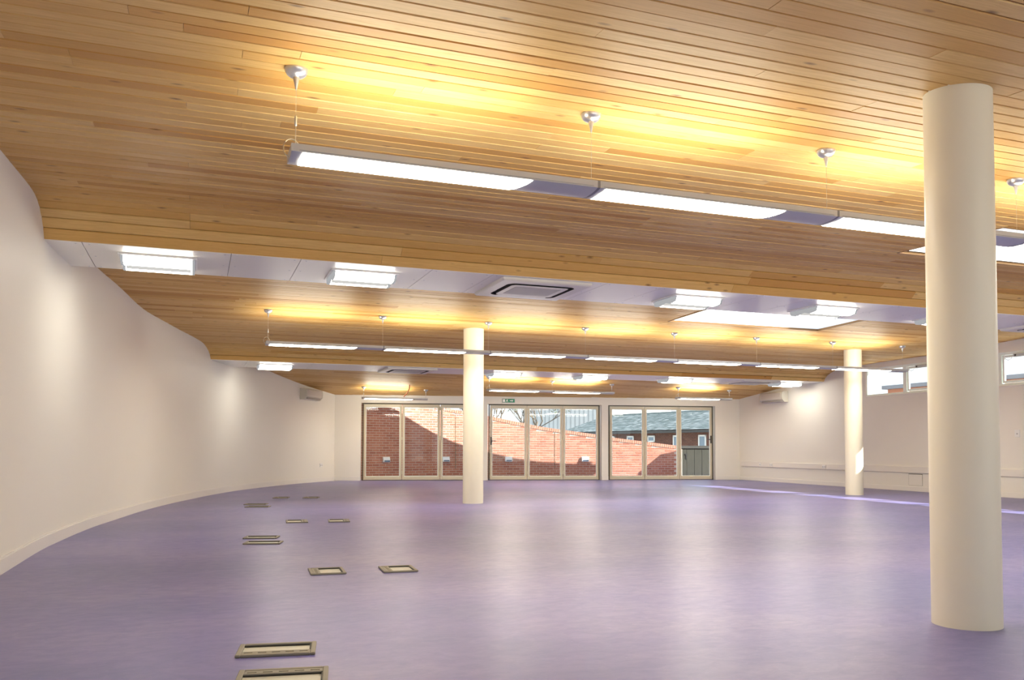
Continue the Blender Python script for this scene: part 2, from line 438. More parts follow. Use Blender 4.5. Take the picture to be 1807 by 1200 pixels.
# white soffits below the beams
def soffit(name, y0, y1, z, joints, label, xl=None):
    xs = [leftX((y0 + y1) / 2) - .05] + joints + [rightX(y0) + .02]
    mb = MB(); mb.box(xs[0], xs[-1], y0 + .01, y1 - .01, z + .012, z + .03)
    mb.box(xs[0], xs[-1], y1 - .02, y1, z + .012, 3.62)               # upstand to the next bay
    mb.box(xs[0], xs[-1], y0 + .03, y0 + .05, z + .012, 3.62)
    r = struct(mb.build(name, JOINT), label)
    for a, b in zip(xs, xs[1:]):
        p = MB()
        if a == xs[0]:      # first panel is scribed to the curved wall
            ym = (y0 + y1) / 2; pl = [(b - .003, y0), (b - .003, y1), (leftX(y1) - .03, y1), (leftX(ym) - .03, ym), (leftX(y0) - .03, y0)]
            p.add([(x, y, zz) for zz in (z, z + .013) for x, y in pl], [(4, 3, 2, 1, 0), (5, 6, 7, 8, 9)] + [(i, (i + 1) % 5, 5 + (i + 1) % 5, 5 + i) for i in range(5)])
        else: p.bbox(a + .003, b - .003, y0, y1, z, z + .013, .0015)
        p.build('soffit_panel', SOFF, r)
    sc = MB()
    for xj in joints:
        for dx in (-.06, .06):
            for yy in (y0 + .06, (y0 + y1) / 2, y1 - .06): sc.lathe([(.009, -.0025), (.009, .001)], 8, (xj + dx, yy, z))
    s = sc.build('screw_heads', SILV, r); s['kind'] = 'stuff'
    return r
soffit('trim_1', 9.10, 10.33, Z1, [-1.08, .30, 1.0, 2.43, 3.15, 4.60, 5.36, 6.85, 7.6, 9.1, 9.85, 11.35, 12.1, 13.6, 14.35], 'glossy white soffit panels between the first and second ceiling bays')
soffit('trim_2', 18.33, 19.75, Z2, [.95, 2.3, 3.7, 5.2, 6.2, 7.6, 8.4, 9.9, 10.75, 12.3, 13.05, 14.7], 'glossy white soffit panels between the second and third ceiling bays')
soffit('trim_3', -.2, 1.05, 2.98, [1.5, 4, 6.5, 9, 11.5, 14], 'white soffit panels above the viewpoint')

# ------------------------------------------------------------------ skylights
OPAL = bpy.data.materials.new('opal_glazing'); OPAL.use_nodes = True
t = OPAL.node_tree
for n in list(t.nodes): t.nodes.remove(n)
_o = t.nodes.new('ShaderNodeOutputMaterial'); _t = t.nodes.new('ShaderNodeBsdfTranslucent'); _t.inputs[0].default_value = (.95, .96, .97, 1); t.links.new(_t.outputs[0], _o.inputs[0])
CURB = mat('skylight_lining_white', (.82, .82, .80), .5)
for k, (h, P, lab) in enumerate(((SK1, P1, 'bright opal rooflight in the near bay beside the big column'), (SK2, P2, 'bright opal rooflight in the middle bay behind the white soffit'))):
    r = struct(link('window_%d' % (k + 2), None, None, ((h[0] + h[1]) / 2, (h[2] + h[3]) / 2, 3.2)), lab)
    cx, cy = (h[0] + h[1]) / 2, (h[2] + h[3]) / 2
    zl = interp(P, cy)
    mb = MB(); w, dd = (h[1] - h[0]) / 2, (h[3] - h[2]) / 2
    for (a, b, c, d) in ((-w - .02, -w, -dd, dd), (w, w + .02, -dd, dd), (-w, w, -dd - .02, -dd), (-w, w, dd, dd + .02)):
        mb.box(a, b, c, d, zl + .045 - 3.2 if k == 0 else zl + .045 - 3.2, .55)
    mb.build('lining', CURB, r)
    tr = MB()
    for (a, b, c, d) in ((-w - .02, -w + .004, -dd, dd), (w - .004, w + .02, -dd, dd), (-w, w, -dd - .02, -dd + .004), (-w, w, dd - .004, dd + .02)):
        za, zb = interp(P, cy + c), interp(P, cy + d)
        M = None
        vs = [(x, y, interp(P, cy + y) - 3.2 + q) for q in (-.004, .05) for x, y in ((a, c), (b, c), (b, d), (a, d))]
        tr.add(vs, [(3, 2, 1, 0), (4, 5, 6, 7), (0, 1, 5, 4), (1, 2, 6, 5), (2, 3, 7, 6), (3, 0, 4, 7)])
    tr.build('trim', mat('rooflight_edge_wood', (.33, .18, .06), .5), r)
    p = MB(); p.add([(-w, -dd, .0), (w, -dd, .0), (w, dd, .0), (-w, dd, .0)], [(0, 1, 2, 3)])
    for v in range(4): p.v[v] = (p.v[v][0], p.v[v][1], interp(P, cy + p.v[v][1]) - 3.2 + .03)
    p.build('opal_pane', OPAL, r)

# ------------------------------------------------------------------ columns
def column(X, Y, H, label):
    mb = MB(); R = .1815
    mb.lathe([(R, 0), (R, .4), (R, H - .4), (R, H)], 64)
    o = mb.build('round_column', COLM, None, (X, Y, 0), smooth=50)
    return tag(o, label, 'column', 'round structural columns')
column(4.12, 3.66, 3.09, 'large cream round column nearest, on the right')
column(4.61, 14.40, 3.13, 'cream round column standing in front of the left folding door')
column(13.18, 14.48, 3.13, 'cream round column by the far end of the high windows')

# ------------------------------------------------------------------ pendant light rows
def lamp_profile(h=.058, w=.122, n=10):
    pr = [(-w, h), (-w, .014)]
    for k in range(1, n): 
        a = -1 + 2 * k / n; pr.append((w * a * .99, .014 * (abs(a) ** 2.6)))
    pr += [(w, .014), (w, h)]
    return pr
def rose_mesh():
    r = MB(); r.lathe([(.066, 0), (.066, -.006), (.063, -.018), (.055, -.032), (.040, -.044), (.018, -.050)], 28)
    t = MB(); t.lathe([(.0185, -.048), (.0175, -.056), (.005, -.115), (.003, -.122)], 16)
    return r.mesh('ceiling_rose', SILV, 60), t.mesh('cable_cone', SILV, 60)
ROSE, CONE = rose_mesh()
def pendant_row(X0, Y, zb, n, pitch, zceil, label, lit=.735, loop=False, glow=True):
    root = thing('linear_pendant_light', (X0, Y, zb), label, 'pendant light', 'suspended linear lights')
    hm = MB(); hm.prism(lamp_profile(), 0, pitch - .006); HM = hm.mesh('lamp_housing', GREYL, 35)
    dm = MB(); pr = lamp_profile(); N = len(pr); vs = []; fs = []
    d0, d1 = .05, pitch * lit
    prof = [(y * .955, z - .003) for (y, z) in pr[1:-1]]
    for (y, z) in prof:   # ends of the diffuser are bowed
        q = (y / .122); bow = .035 * (1 - q * q)
        vs += [(d0 - bow * .3, y, z), (d1 + .05 - .09 * (q * .5 + .5), y, z)]
    for i in range(len(prof) - 1): fs.append((2 * i, 2 * i + 2, 2 * i + 3, 2 * i + 1))
    dm.add(vs, fs); DM = dm.mesh('diffuser', DIFF)
    jm = MB(); jm.prism([(y * 1.012, z - .001) for y, z in pr], -.012, .006); JM = jm.mesh('joint_collar', mat('joint_grey', (.22, .23, .25), .4, .4), 35)
    ru = MB(); ru.box(.03, pitch - .04, -.124, -.1225, .020, .024); RU = ru.mesh('side_groove', mat('groove_grey', (.33, .36, .40), .4, .3))
    for i in range(n):
        h = link('lamp_housing', HM, root, (i * pitch, 0, 0)); link('diffuser', DM, h); link('side_groove', RU, h)
        L = bpy.data.lights.new('uplight', 'AREA'); L.shape = 'RECTANGLE'; L.size = pitch * lit - .1; L.size_y = .17; L.energy = LAMP_UP; L.color = (1, .94, .78)
        lo = bpy.data.objects.new('uplight', L); COL.objects.link(lo); lo.parent = h; lo.location = (pitch * lit / 2, 0, .075); lo.rotation_euler = (math.pi, 0, 0)
        for sg in (-1, 1):
            L = bpy.data.lights.new('wing_uplight', 'AREA'); L.shape = 'RECTANGLE'; L.size = pitch * lit - .1; L.size_y = .03; L.energy = LAMP_WING; L.color = (1, .93, .76)
            lo = bpy.data.objects.new('wing_uplight', L); COL.objects.link(lo); lo.parent = h; lo.location = (pitch * lit / 2, sg * .03, .08); lo.rotation_euler = (math.pi - sg * math.radians(62), 0, 0)
        if i: link('joint_collar', JM, root, (i * pitch, 0, 0))
    ec = MB(); ec.prism([(y * 1.0, z) for y, z in pr], -.014, 0); link('end_cap', ec.mesh('end_cap', GREYL, 35), root)
    link('end_cap', ec.mesh('end_cap', GREYL, 35), root, (n * pitch + .008, 0, 0))
    for i in range(n + 1):
        x = i * pitch + (0.02 if i == 0 else (-.02 if i == n else 0)); zc = zceil(X0 + x, Y) - zb
        r = link('ceiling_rose', ROSE, root, (x, 0, zc)); link('cable_cone', CONE, r)
        w = MB(); w.tube([(0, 0, zc - .12), (0, 0, .05)], .0014, 6); link('suspension_wire', w.mesh('suspension_wire', WIRE), root, (x, 0, 0))
        if i == 0 or (n < 3 and i == n):
            g = MB(); g.lathe([(.005, 0), (.0075, .004), (.0075, .05), (.004, .06)], 12); link('wire_gripper', g.mesh('wire_gripper', SILV, 50), root, (x, 0, .20 if zc > .4 else .12))
            w2 = MB(); w2.tube([(0, 0, .055), (0, 0, .21 if zc > .4 else .12)], .0028, 6); link('gripper_rod', w2.mesh('gripper_rod', WIRE), root, (x, 0, 0))
        if i == 0:
            lp = [(x - .02 - .045 * math.sin(a) , .02, .075 + .055 * math.cos(a)) for a in [k * 2 * math.pi / 14 for k in range(15)]]
            q = MB(); q.tube(lp, .0038, 6); link('cable_loop', q.mesh('cable_loop', WIRE, 60), root)
    return root
pendant_row(.48, 4.92, 2.632, 7, 1.89, lambda X, Y: 3.163, 'long pendant light row nearest, its glowing bars cut by the big column')
pendant_row(.99, 13.65, 2.57, 7, 1.822, lambda X, Y: 3.123, 'long pendant light row across the middle bay passing two columns')
pendant_row(4.29, 23.42, 2.315, 1, 1.81, z3, 'short pendant light above the left folding door, beside a red cable')
pendant_row(7.15, 21.04, 2.465, 2, 1.815, z3, 'double pendant light above the middle folding door')
pendant_row(12.81, 20.96, 2.375, 1, 1.75, z3, 'short pendant light above the right folding door')
q = MB(); zt = z3(5.37, 22.6)
q.tube([(0, 0, 0), (0.004, .05, -.10), (-.01, .25, -.22), (-.05, .48, -.30)], .014, 8)
tag(q.build('red_cable', RED, None, (5.44, 22.72, z3(5.4, 22.72) - .006), smooth=60), 'loose red cable hanging from the ceiling above the left door', 'cable')

# ------------------------------------------------------------------ surface luminaires on the soffits
LOUV = emis('lit_louvre', (1, .98, .93), .24)
ENDF = emis('lit_translucent_end', (.97, .98, 1.0), .16)
def luminaire_parts():
    L = .36; out = []
    b = MB(); b.bbox(-L - .02, L + .02, -.31, .31, -.02, 0, .004); out.append(('back_plate', b.mesh('back_plate', WHITEP)))
    for s in (-1, 1):
        d = MB(); c = s * .155
        prof = [(c - s * .06, -.088), (c - s * .055, -.022), (c + s * .125, -.022), (c + s * .10, -.075), (c + s * .04, -.088)]
        d.prism(prof if s > 0 else prof[::-1], -L + .03, L - .03)
        out.append(('prismatic_diffuser', d.mesh('prismatic_diffuser', PRISM)))
        p = MB(); lo, hi = sorted((c - s * .135, c - s * .062)); p.prism([(lo, -.076), (lo, -.022), (hi, -.022), (hi, -.088)] if s > 0 else [(lo, -.088), (lo, -.022), (hi, -.022), (hi, -.076)], -L + .04, L - .04)
        out.append(('louvre_panel', p.mesh('louvre_panel', LOUV)))
    for s in (-1, 1):
        e = MB(); x = s * (L - .016)
        e.prism([(-.285, -.018), (-.255, -.080), (-.17, -.094), (-.11, -.094), (-.02, -.07), (.02, -.07), (.11, -.094), (.17, -.094), (.255, -.080), (.285, -.018)], x - .012, x + .012)
        out.append(('end_frame', e.mesh('end_frame', ENDF)))
    k = MB(); k.bbox(-L + .03, L - .03, -.018, .018, -.06, -.02, .003); out.append(('centre_spine', k.mesh('centre_spine', WHITEP)))
    return out
LP = luminaire_parts()
def luminaire(X, Y, z, label, group):
    r = thing('surface_luminaire', (X, Y, z), label, 'ceiling light', group)
    for n, me in LP: link(n, me, r)
G1 = 'twin-tube luminaires under the near soffit'; G2 = 'twin-tube luminaires under the far soffit'
for X, lab in ((-.41, 'lit twin luminaire on the near white soffit, closest to the curved wall'), (1.745, 'lit twin luminaire on the near white soffit, left of the air cassette'), (6.1, 'lit twin luminaire on the near white soffit, right of the air cassette'),
               (8.33, 'lit twin luminaire on the near white soffit above the right end of the rooflight'), (10.65, 'lit twin luminaire on the near white soffit half behind the big column')):
    luminaire(X, 9.72, Z1, lab, G1)
for X, lab in ((1.56, 'lit luminaire on the far soffit beside the curved wall'), (6.85, 'lit luminaire on the far soffit just right of the middle column'), (9.15, 'lit luminaire on the far soffit above the middle folding door'),
               (11.55, 'lit luminaire on the far soffit above the right folding door'), (15.0, 'lit luminaire on the far soffit above the right wall air conditioner')):
    luminaire(X, 19.04, Z2, lab, G2)
for k, X in enumerate((1.0, 5.2, 9.4, 12.6)): luminaire(X, .42, 2.98, 'lit twin luminaire on the soffit over the viewpoint, ' + ('nearest the curved wall', 'second from the curved wall', 'third from the curved wall', 'nearest the right wall')[k], 'luminaires over the viewpoint')

# ------------------------------------------------------------------ ceiling air cassettes
def rrect(w, d, r, z, n=6):
    out = []
    for cx, cy, a0 in ((w - r, d - r, 0), (-w + r, d - r, 90), (-w + r, -d + r, 180), (w - r, -d + r, 270)):
        for k in range(n + 1):
            a = math.radians(a0 + 90 * k / n); out.append((cx + r * math.cos(a), cy + r * math.sin(a), z))
    return out
def rings(loops, cap=True):
    mb = MB(); n = len(loops[0]); vs = [v for l in loops for v in l]; fs = []
    for k in range(len(loops) - 1):
        for i in range(n):
            j = (i + 1) % n; fs.append((k * n + i, k * n + j, k * n + n + j, k * n + n + i))
    if cap: fs.append(tuple(range((len(loops) - 1) * n, len(loops) * n)))
    return mb.add(vs, fs)
def cassette(X, Y, z, hw, hd, label):
    r = thing('air_cassette', (X, Y, z), label, 'air conditioner', 'ceiling air conditioning cassettes')
    rings([rrect(hw, hd, .01, 0), rrect(hw, hd, .01, -.026), rrect(hw - .012, hd - .012, .02, -.040), rrect(hw - .135, hd - .15, .11, -.040)], False).build('surround', CREAMP, r)
    rings([rrect(hw - .135, hd - .15, .11, -.040), rrect(hw - .135, hd - .15, .11, -.004), rrect(hw - .20, hd - .22, .06, -.004), rrect(hw - .20, hd - .22, .06, -.043)], False).build('air_slot', DARK, r)
    rings([rrect(hw - .20, hd - .22, .06, -.043), rrect(hw - .205, hd - .225, .06, -.046), rrect(hw - .27, hd - .30, .03, -.046), rrect(hw - .272, hd - .302, .03, -.040)], True).build('inner_panel', CREAMP, r)
    rings([rrect(hw - .275, hd - .305, .02, -.041), rrect(hw - .275, hd - .305, .02, -.047)], True).build('intake_grille', GRILLE, r)
    v = MB(); v.bbox(-hw + .24, hw - .24, hd - .218, hd - .145, -.046, -.008, .003); v.build('louvre', CREAMP, r)
cassette(3.86, 9.71, Z1, .57, .545, 'square air conditioning cassette in the near white soffit')
cassette(12.95, 9.71, Z1, .57, .545, 'air conditioning cassette in the near soffit right of the big column')
cassette(4.5, 19.04, Z2, .57, .56, 'air conditioning cassette in the far soffit left of the middle column')
cassette(13.85, 19.04, Z2, .57, .56, 'air conditioning cassette in the far soffit near the right wall')

# ------------------------------------------------------------------ folding doors
def door_set(idx, X, label, handle=None, hy=1.18):
    r = struct(link('door_%d' % idx, None, None, (FO[0] + 0, FO[1], 0), FA), label)
    xs = [x / FC for x in X]
    of = MB(); a, b = xs[0] - .035, xs[-1] + .035
    of.box(a, a + .03, -.02, .06, 0, 2.28); of.box(b - .03, b, -.02, .06, 0, 2.28); of.box(a, b, -.02, .06, 2.255, 2.285); of.box(a, b, -.02, .06, 0, .012)
    of.build('outer_frame', GASKET, r)
    for i in range(3):
        x0, x1 = xs[i] + .008, xs[i + 1] - .008; z0, z1 = .018, 2.25; w = .058
        lf = MB()
        lf.bbox(x0, x0 + w, -.03, .03, z0, z1, .004); lf.bbox(x1 - w, x1, -.03, .03, z0, z1, .004)
        lf.bbox(x0 + w, x1 - w, -.03, .03, z1 - .085, z1, .004); lf.bbox(x0 + w, x1 - w, -.03, .03, z0, z0 + .10, .004)
        leaf = lf.build('door_leaf', FRAME, r)
        bead = MB(); a0, a1, c0, c1 = x0 + w, x1 - w, z0 + .10, z1 - .085
        for q in ((a0, a0 + .014, c0, c1), (a1 - .014, a1, c0, c1), (a0, a1, c0, c0 + .014), (a0, a1, c1 - .014, c1)): bead.box(q[0], q[1], -.014, .014, q[2], q[3])
        bead.build('glazing_bead', CLFR, leaf)
        g = MB(); g.box(a0, a1, -.003, .003, c0, c1); g.build('glass_pane', GLASS, leaf)
        if i < 2:
            hg = MB()
            for zz in (.18, 1.2, 2.1): hg.lathe([(.012, 0), (.012, .09)], 10, (x1 + .008, -.04, zz))
            hg.build('hinges', FRAME, leaf)
        if handle is not None and handle[0] == i:
            hx = x0 + .03 if handle[1] == 0 else x1 - .03; sg = 1 if handle[1] == 0 else -1
            h = MB(); h.bbox(hx - .02, hx + .02, -.04, -.03, hy - .12, hy + .12, .003); h.tube([(hx, -.04, hy), (hx, -.075, hy), (hx + sg * .14, -.078, hy)], .011, 8)
            h.build('lever_handle', BLACK, leaf)
door_set(1, (4.60, 5.70, 6.80, 7.90), 'beige framed folding glass door on the left, partly behind a column')
door_set(2, (8.25, 9.36, 10.43, 11.52), 'beige framed folding glass door in the middle under the exit sign', (0, 0))
door_set(3, (11.86, 12.93, 14.01, 15.05), 'beige framed folding glass door on the right', (2, 1), 1.25)

# exit sign above the middle door
ex = thing('exit_sign', (FO[0], FO[1], 0), 'small green and white running-man exit sign above the middle door', 'exit sign', None, FA)
a = 8.60 / FC; z = 2.325; w = .385; h = .125
e = MB(); e.bbox(a, a + w, -.155, -.12, z, z + h, .004); e.build('sign_case', mat('sign_case_grey', (.45, .46, .44), .4), ex)
e = MB(); e.box(a + .012, a + w - .012, -.158, -.154, z + .012, z + h - .012); e.build('sign_face', GREEN, ex)
WHS = mat('sign_white', (.9, .92, .9), .5)
def flat(polys, y): 
    mb = MB()
    for P in polys:
        n = len(P); mb.add([(a + px, yy, z + pz) for yy in (y, y + .002) for px, pz in P], [tuple(range(n)), tuple(range(2 * n - 1, n - 1, -1))] + [((i + 1) % n, i, n + i, n + (i + 1) % n) for i in range(n)])
    return mb
flat([[(.02, .022), (.085, .022), (.085, .103), (.02, .103)]], -.160).build('door_pictogram', WHS, ex)
man = [[(.150 + .011 * math.cos(k * .7854), .094 + .011 * math.sin(k * .7854)) for k in range(8)], [(.128, .052), (.150, .052), (.156, .082), (.132, .082)],
       [(.128, .052), (.140, .052), (.118, .026), (.100, .026), (.100, .032), (.114, .034)], [(.138, .055), (.150, .052), (.168, .040), (.178, .022), (.168, .020), (.158, .034)],
       [(.132, .082), (.134, .072), (.112, .066), (.106, .074)], [(.152, .082), (.154, .072), (.176, .062), (.180, .070)]]
flat(man, -.160).build('running_man_pictogram', WHS, ex)
flat([[(.225, .052), (.29, .052), (.29, .072), (.225, .072)], [(.29, .034), (.335, .062), (.29, .090)]], -.160).build('arrow_pictogram', WHS, ex)

# ------------------------------------------------------------------ ribbon window in the right wall
r = struct(link('window_1', None, None, RO, RA), 'high ribbon window with pale frames along the right wall')
fr = MB(); y0, y1 = CLY0, CLY1
fr.box(.02, .10, y0, y1, CLZ0, CLZ0 + .045); fr.box(.02, .10, y0, y1, CLZ1 - .05, CLZ1)
fr.box(.02, .10, y1 - .03, y1, CLZ0, CLZ1); fr.box(.02, .10, y0, y0 + .05, CLZ0, CLZ1)
fr.build('window_frame', CLFR, r)
sl_ = MB(); sl_.bbox(-.02, .03, y0 - .03, y1 + .02, CLZ0 - .02, CLZ0 + .004, .004); sl_.build('window_sill', SKIRT, r)
MUL = [.67 - 1.3 * k for k in range(11)]
edges_y = [y1 - .03] + MUL + [y0 + .05]
for k, yy in enumerate(MUL):
    mm = MB(); mm.bbox(.02, .10, yy - .055, yy + .055, CLZ0 + .045, CLZ1 - .05, .004); mm.build('mullion', CLFR, r)
ACT = []
for k in range(len(edges_y) - 1):
    b, a = edges_y[k] - (.055 if k else 0), edges_y[k + 1] + .055
    if a >= b: continue
    g = MB(); g.box(.055, .061, a, b, CLZ0 + .045, CLZ1 - .05); pane = g.build('glass_pane', GLASS, r)
    if k % 2:
        s = MB()
        for q in ((a + .012, a + .062, CLZ0 + .055, CLZ1 - .06), (b - .062, b - .012, CLZ0 + .055, CLZ1 - .06)): s.bbox(.03, .075, *q, .004)
        for q in ((CLZ0 + .055, CLZ0 + .105), (CLZ1 - .11, CLZ1 - .06)): s.bbox(.03, .075, a + .062, b - .062, *q, .004)
        s.build('opening_sash', CLFR, r); ACT.append((a, b))
ACTM = mat('actuator_grey', (.58, .62, .62), .4, .0)
for k, (a, b) in enumerate(ACT):
    c = (a + b) / 2
    if k > 1: break
    wloc = Matrix.Rotation(RA, 4, 'Z') @ V((-.005, c, CLZ1 - .085))
    t_ = thing('window_actuator', (RO[0] + wloc.x, RO[1] + wloc.y, wloc.z), ('grey chain actuator on the high window left of the big column', 'grey chain actuator on the high window right of the big column')[k], 'window opener', 'chain window openers', RA)
    q = MB(); q.bbox(-.035, .03, -.27, .27, -.035, .035, .008); q.build('actuator_body', ACTM, t_)
    q = MB(); q.lathe([(.012, 0), (.012, .006)], 10, (0, 0, 0)); 
    q = MB(); q.bbox(-.045, -.034, .19, .23, -.018, .018, .004); q.build('actuator_knob', BLACK, t_)
    q = MB(); q.tube([(-.01, .27, .01), (-.012, .33, -.06), (-.012, .40, -.085), (-.012, .47, -.05), (.0, .50, .03)], .006, 6); q.build('flex_cable', WHITEP, t_)

# ------------------------------------------------------------------ trunking, sockets and wall fittings
tk = MB(); tk.prism([(0, .425), (-.035, .43), (-.035, .57), (0, .575)], 0, 1)
tk.v = [(y, -14.5 + x * (7.42 + 14.5), z) for (x, y, z) in tk.v]
tag(tk.build('cable_trunking', mat('trunking_offwhite', (.79, .76, .70), .4), None, RO, RA), 'off-white dado cable trunking running along the right wall', 'trunking')
def socket(loc, rz, label, w=.146, h=.086, holes=2, group=None):
    r = thing('wall_socket', loc, label, 'socket', group, rz)
    p = MB(); p.bbox(-.014, 0, -w / 2, w / 2, -h / 2, h / 2, .004); p.build('face_plate', WHITEP, r)
    q = MB()
    for k in range(holes):
        yy = (k - (holes - 1) / 2) * .07
        q.box(-.016, -.013, yy - .012, yy + .012, -.02, .008)
    q.build('switch_rockers', mat('socket_grey', (.35, .35, .34), .5), r)
def rwloc(Y, z, off): 
    v = Matrix.Rotation(RA, 4, 'Z') @ V((off, Y - 14.8, z)); return (RO[0] + v.x, RO[1] + v.y, z)
socket(rwloc(21.2, .5, -.035), RA, 'small white socket on the dado trunking, nearest the far corner', .086, .086, 1)
socket(rwloc(20.65, .5, -.035), RA, 'white double socket on the dado trunking, second from the far corner', group='double sockets on the trunking')
socket(rwloc(18.31, .5, -.035), RA, 'white double socket on the dado trunking left of the right-hand column', group='double sockets on the trunking')
socket(rwloc(12.45, 1.3, 0), RA, 'pale switch plate on the right wall at the picture edge', .12, .15, 1)
ap = thing('access_panel', rwloc(15.16, .27, 0), 'painted access panel low on the right wall beside the big column', 'access panel', None, RA)
q = MB(); q.box(-.002, 0, -.21, .21, -.135, .135); q.build('panel_gap', GASKET, ap)
q = MB(); q.bbox(-.007, -.001, -.203, .203, -.132, .122, .0015); q.build('panel_door', WALL, ap)
# socket low on curved wall
def leftpt(Y):
    i = min(range(len(LC)), key=lambda k: abs(LC[k].y - Y)); d = (LC[min(i + 1, len(LC) - 1)] - LC[i - 1]).normalized(); return V((leftX(Y), Y, 0)), d
p, d = leftpt(24.42)
socket((p.x + .0, p.y, .47), math.atan2(-d.x, d.y) + math.pi, 'grey-white socket low on the curved wall near the left door', .15, .10, 2)

# wall-mounted air conditioners (local x away from wall is -x)
def wall_ac(loc, rz, L, label, flip=1):
    r = thing('wall_air_conditioner', loc, label, 'air conditioner', 'wall mounted air conditioners', rz)
    prof = [(0, -.15), (0, .15), (-.15, .15), (-.195, .12), (-.21, .03), (-.20, -.07), (-.12, -.145)]
    b = MB(); b.prism(prof, -L / 2 + .06, L / 2 - .06); b.v = [(y, x, z) for x, y, z in b.v]; b.build('casing', mat('ac_casing', (.66, .63, .56), .4), r)
    e = MB()
    for s in (-1, 1): e.prism([(y * 1.02, z * 1.02) for y, z in prof], s * L / 2 - (.06 if s > 0 else 0), s * L / 2 + (0 if s > 0 else .06))
    e.v = [(y, x, z) for x, y, z in e.v]; e.build('end_panels', mat('ac_end', (.60, .58, .50), .45), r)
    g = MB()
    for k in range(6):
        zz = -.02 + k * .022; g.box(-.2135, -.204, -L / 2 + .08, L / 2 - .08, zz, zz + .012)
    g.build('front_grille', mat('ac_grille', (.62, .56, .50), .4), r)
    o = MB(); o.box(-.19, -.13, -L / 2 + .1, L / 2 - .1, -.13, -.10); o.build('outlet_flap', mat('ac_flap', (.35, .33, .28), .5), r)
p, d = leftpt(23.8)
wall_ac((p.x, p.y, 2.42), math.atan2(-d.x, d.y) + math.pi, .95, 'wall air conditioner high on the curved wall beside the left door')
wall_ac(rwloc(20.42, 2.455, 0), RA, 1.1, 'wall air conditioner high on the right wall near the far corner')

# ------------------------------------------------------------------ floor boxes
RIB = mat('flap_rib', (.22, .20, .15), .6)
FB = [(.385, 4.33, .37, .24, -9, 'y-', 'open floor box nearest, whole, with a pale lid'), (.36, 3.79, .385, .30, -9, 'y+', 'floor box cut off by the bottom edge of the picture'),
      (.99, 6.9, .275, .33, -3, 'x-', 'floor box left of the pair in the middle of the near floor'), (1.55, 6.83, .275, .32, -3, 'x-', 'floor box right of the pair in the middle of the near floor'),
      (.68, 9.68, .36, .23, -14, '', 'thin-looking floor box, farther one of the close pair beyond the middle'), (.66, 9.14, .37, .24, -14, '', 'thin-looking floor box, nearer one of the close pair beyond the middle'),
      (1.26, 11.58, .28, .38, -5, 'x+', 'floor box on the left of the farther side-by-side pair'), (1.80, 11.5, .28, .38, -7, 'x+', 'floor box on the right of the farther side-by-side pair'),
      (.97, 15.2, .37, .25, -16, '', 'tiny far floor box near the curved wall, the farther of two'), (.96, 14.6, .38, .25, -16, '', 'tiny far floor box near the curved wall, the nearer of two'),
      (1.55, 17.0, .29, .36, -12, 'x-', 'farthest floor box on the left'), (2.1, 16.85, .29, .36, -14, 'x-', 'farthest floor box on the right')]
for (x, y, w, d, ang, side, lab) in FB:
    r = thing('floor_box', (x, y, 0), lab, 'floor box', 'floor boxes let into the linoleum', math.radians(ang))
    fw = .024; q = MB(); hw, hd = w / 2, d / 2
    xl, xr, yl, yr = -hw + fw, hw - fw, -hd + fw, hd - fw
    for b in ((-hw, xl, -hd, hd), (xr, hw, -hd, hd), (xl, xr, -hd, yl), (xl, xr, yr, hd)): q.bbox(b[0], b[1], b[2], b[3], 0, .014, .003)
    q.build('box_frame', BOXM, r)
    s = .055
    ix0, ix1, iy0, iy1 = xl, xr, yl, yr
    if side == 'y-': iy0 += s; sb = (xl, xr, yl, iy0)
    elif side == 'y+': iy1 -= s; sb = (xl, xr, iy1, yr)
    elif side == 'x-': ix0 += s; sb = (xl, ix0, yl, yr)
    elif side == 'x+': ix1 -= s; sb = (ix1, xr, yl, yr)
    else: sb = None
    q = MB(); q.box(ix0, ix1, iy0, iy1, 0, .0035); q.build('lid_insert', BOXIN, r)
    q = MB(); q.box(ix0, ix1, iy1 - .018, iy1, .0035, .0115); q.box(ix1 - .006, ix1, iy0, iy1, .0035, .0115); q.build('shadow_gap', DARK, r)
    if sb:
        q = MB(); q.bbox(sb[0], sb[1], sb[2], sb[3], 0, .012, .002); q.build('cable_flap', BOXM, r)
        n = 5
        for k in range(n):
            q = MB(); f0, f1 = (k + .2) / n, (k + .8) / n
            if sb[1] - sb[0] > sb[3] - sb[2]: q.box(sb[0] + (sb[1] - sb[0]) * f0, sb[0] + (sb[1] - sb[0]) * f1, sb[2] + .02, sb[3] - .02, .012, .0145)
            else: q.box(sb[0] + .018, sb[1] - .018, sb[2] + (sb[3] - sb[2]) * f0, sb[2] + (sb[3] - sb[2]) * f1, .012, .0145)
            q.build('flap_rib', RIB, r)

# ------------------------------------------------------------------ outside: curved garden wall of brick
BRICK = brick_mat('red_brick', [(0, (.36, .13, .085)), (.25, (.46, .18, .115)), (.5, (.52, .22, .15)), (.75, (.42, .15, .10)), (1, (.57, .27, .19))])
MORT = mat('mortar', (.56, .47, .41), .95)
BW = catmull([(3.2, 24.95, 0), (4.2, 25.3, 0), (4.95, 25.55, 0), (5.59, 25.74, 0), (6.35, 25.89, 0), (7.1, 25.99, 0), (7.97, 26.03, 0), (8.97, 25.99, 0), (10.05, 25.89, 0), (11.06, 25.74, 0), (12.41, 25.48, 0), (13.7, 25.21, 0), (15.5, 24.83, 0)], 8)
bs = [0]
for a_, b_ in zip(BW, BW[1:]): bs.append(bs[-1] + (b_ - a_).length)
TOP = [(3.0, 2.9), (5.2, 2.72), (7.2, 2.27), (8.97, 1.97), (10.6, 1.66), (12.41, 1.42), (12.95, 1.32), (15.62, 1.0)]
def top(X): return interp(TOP, X)
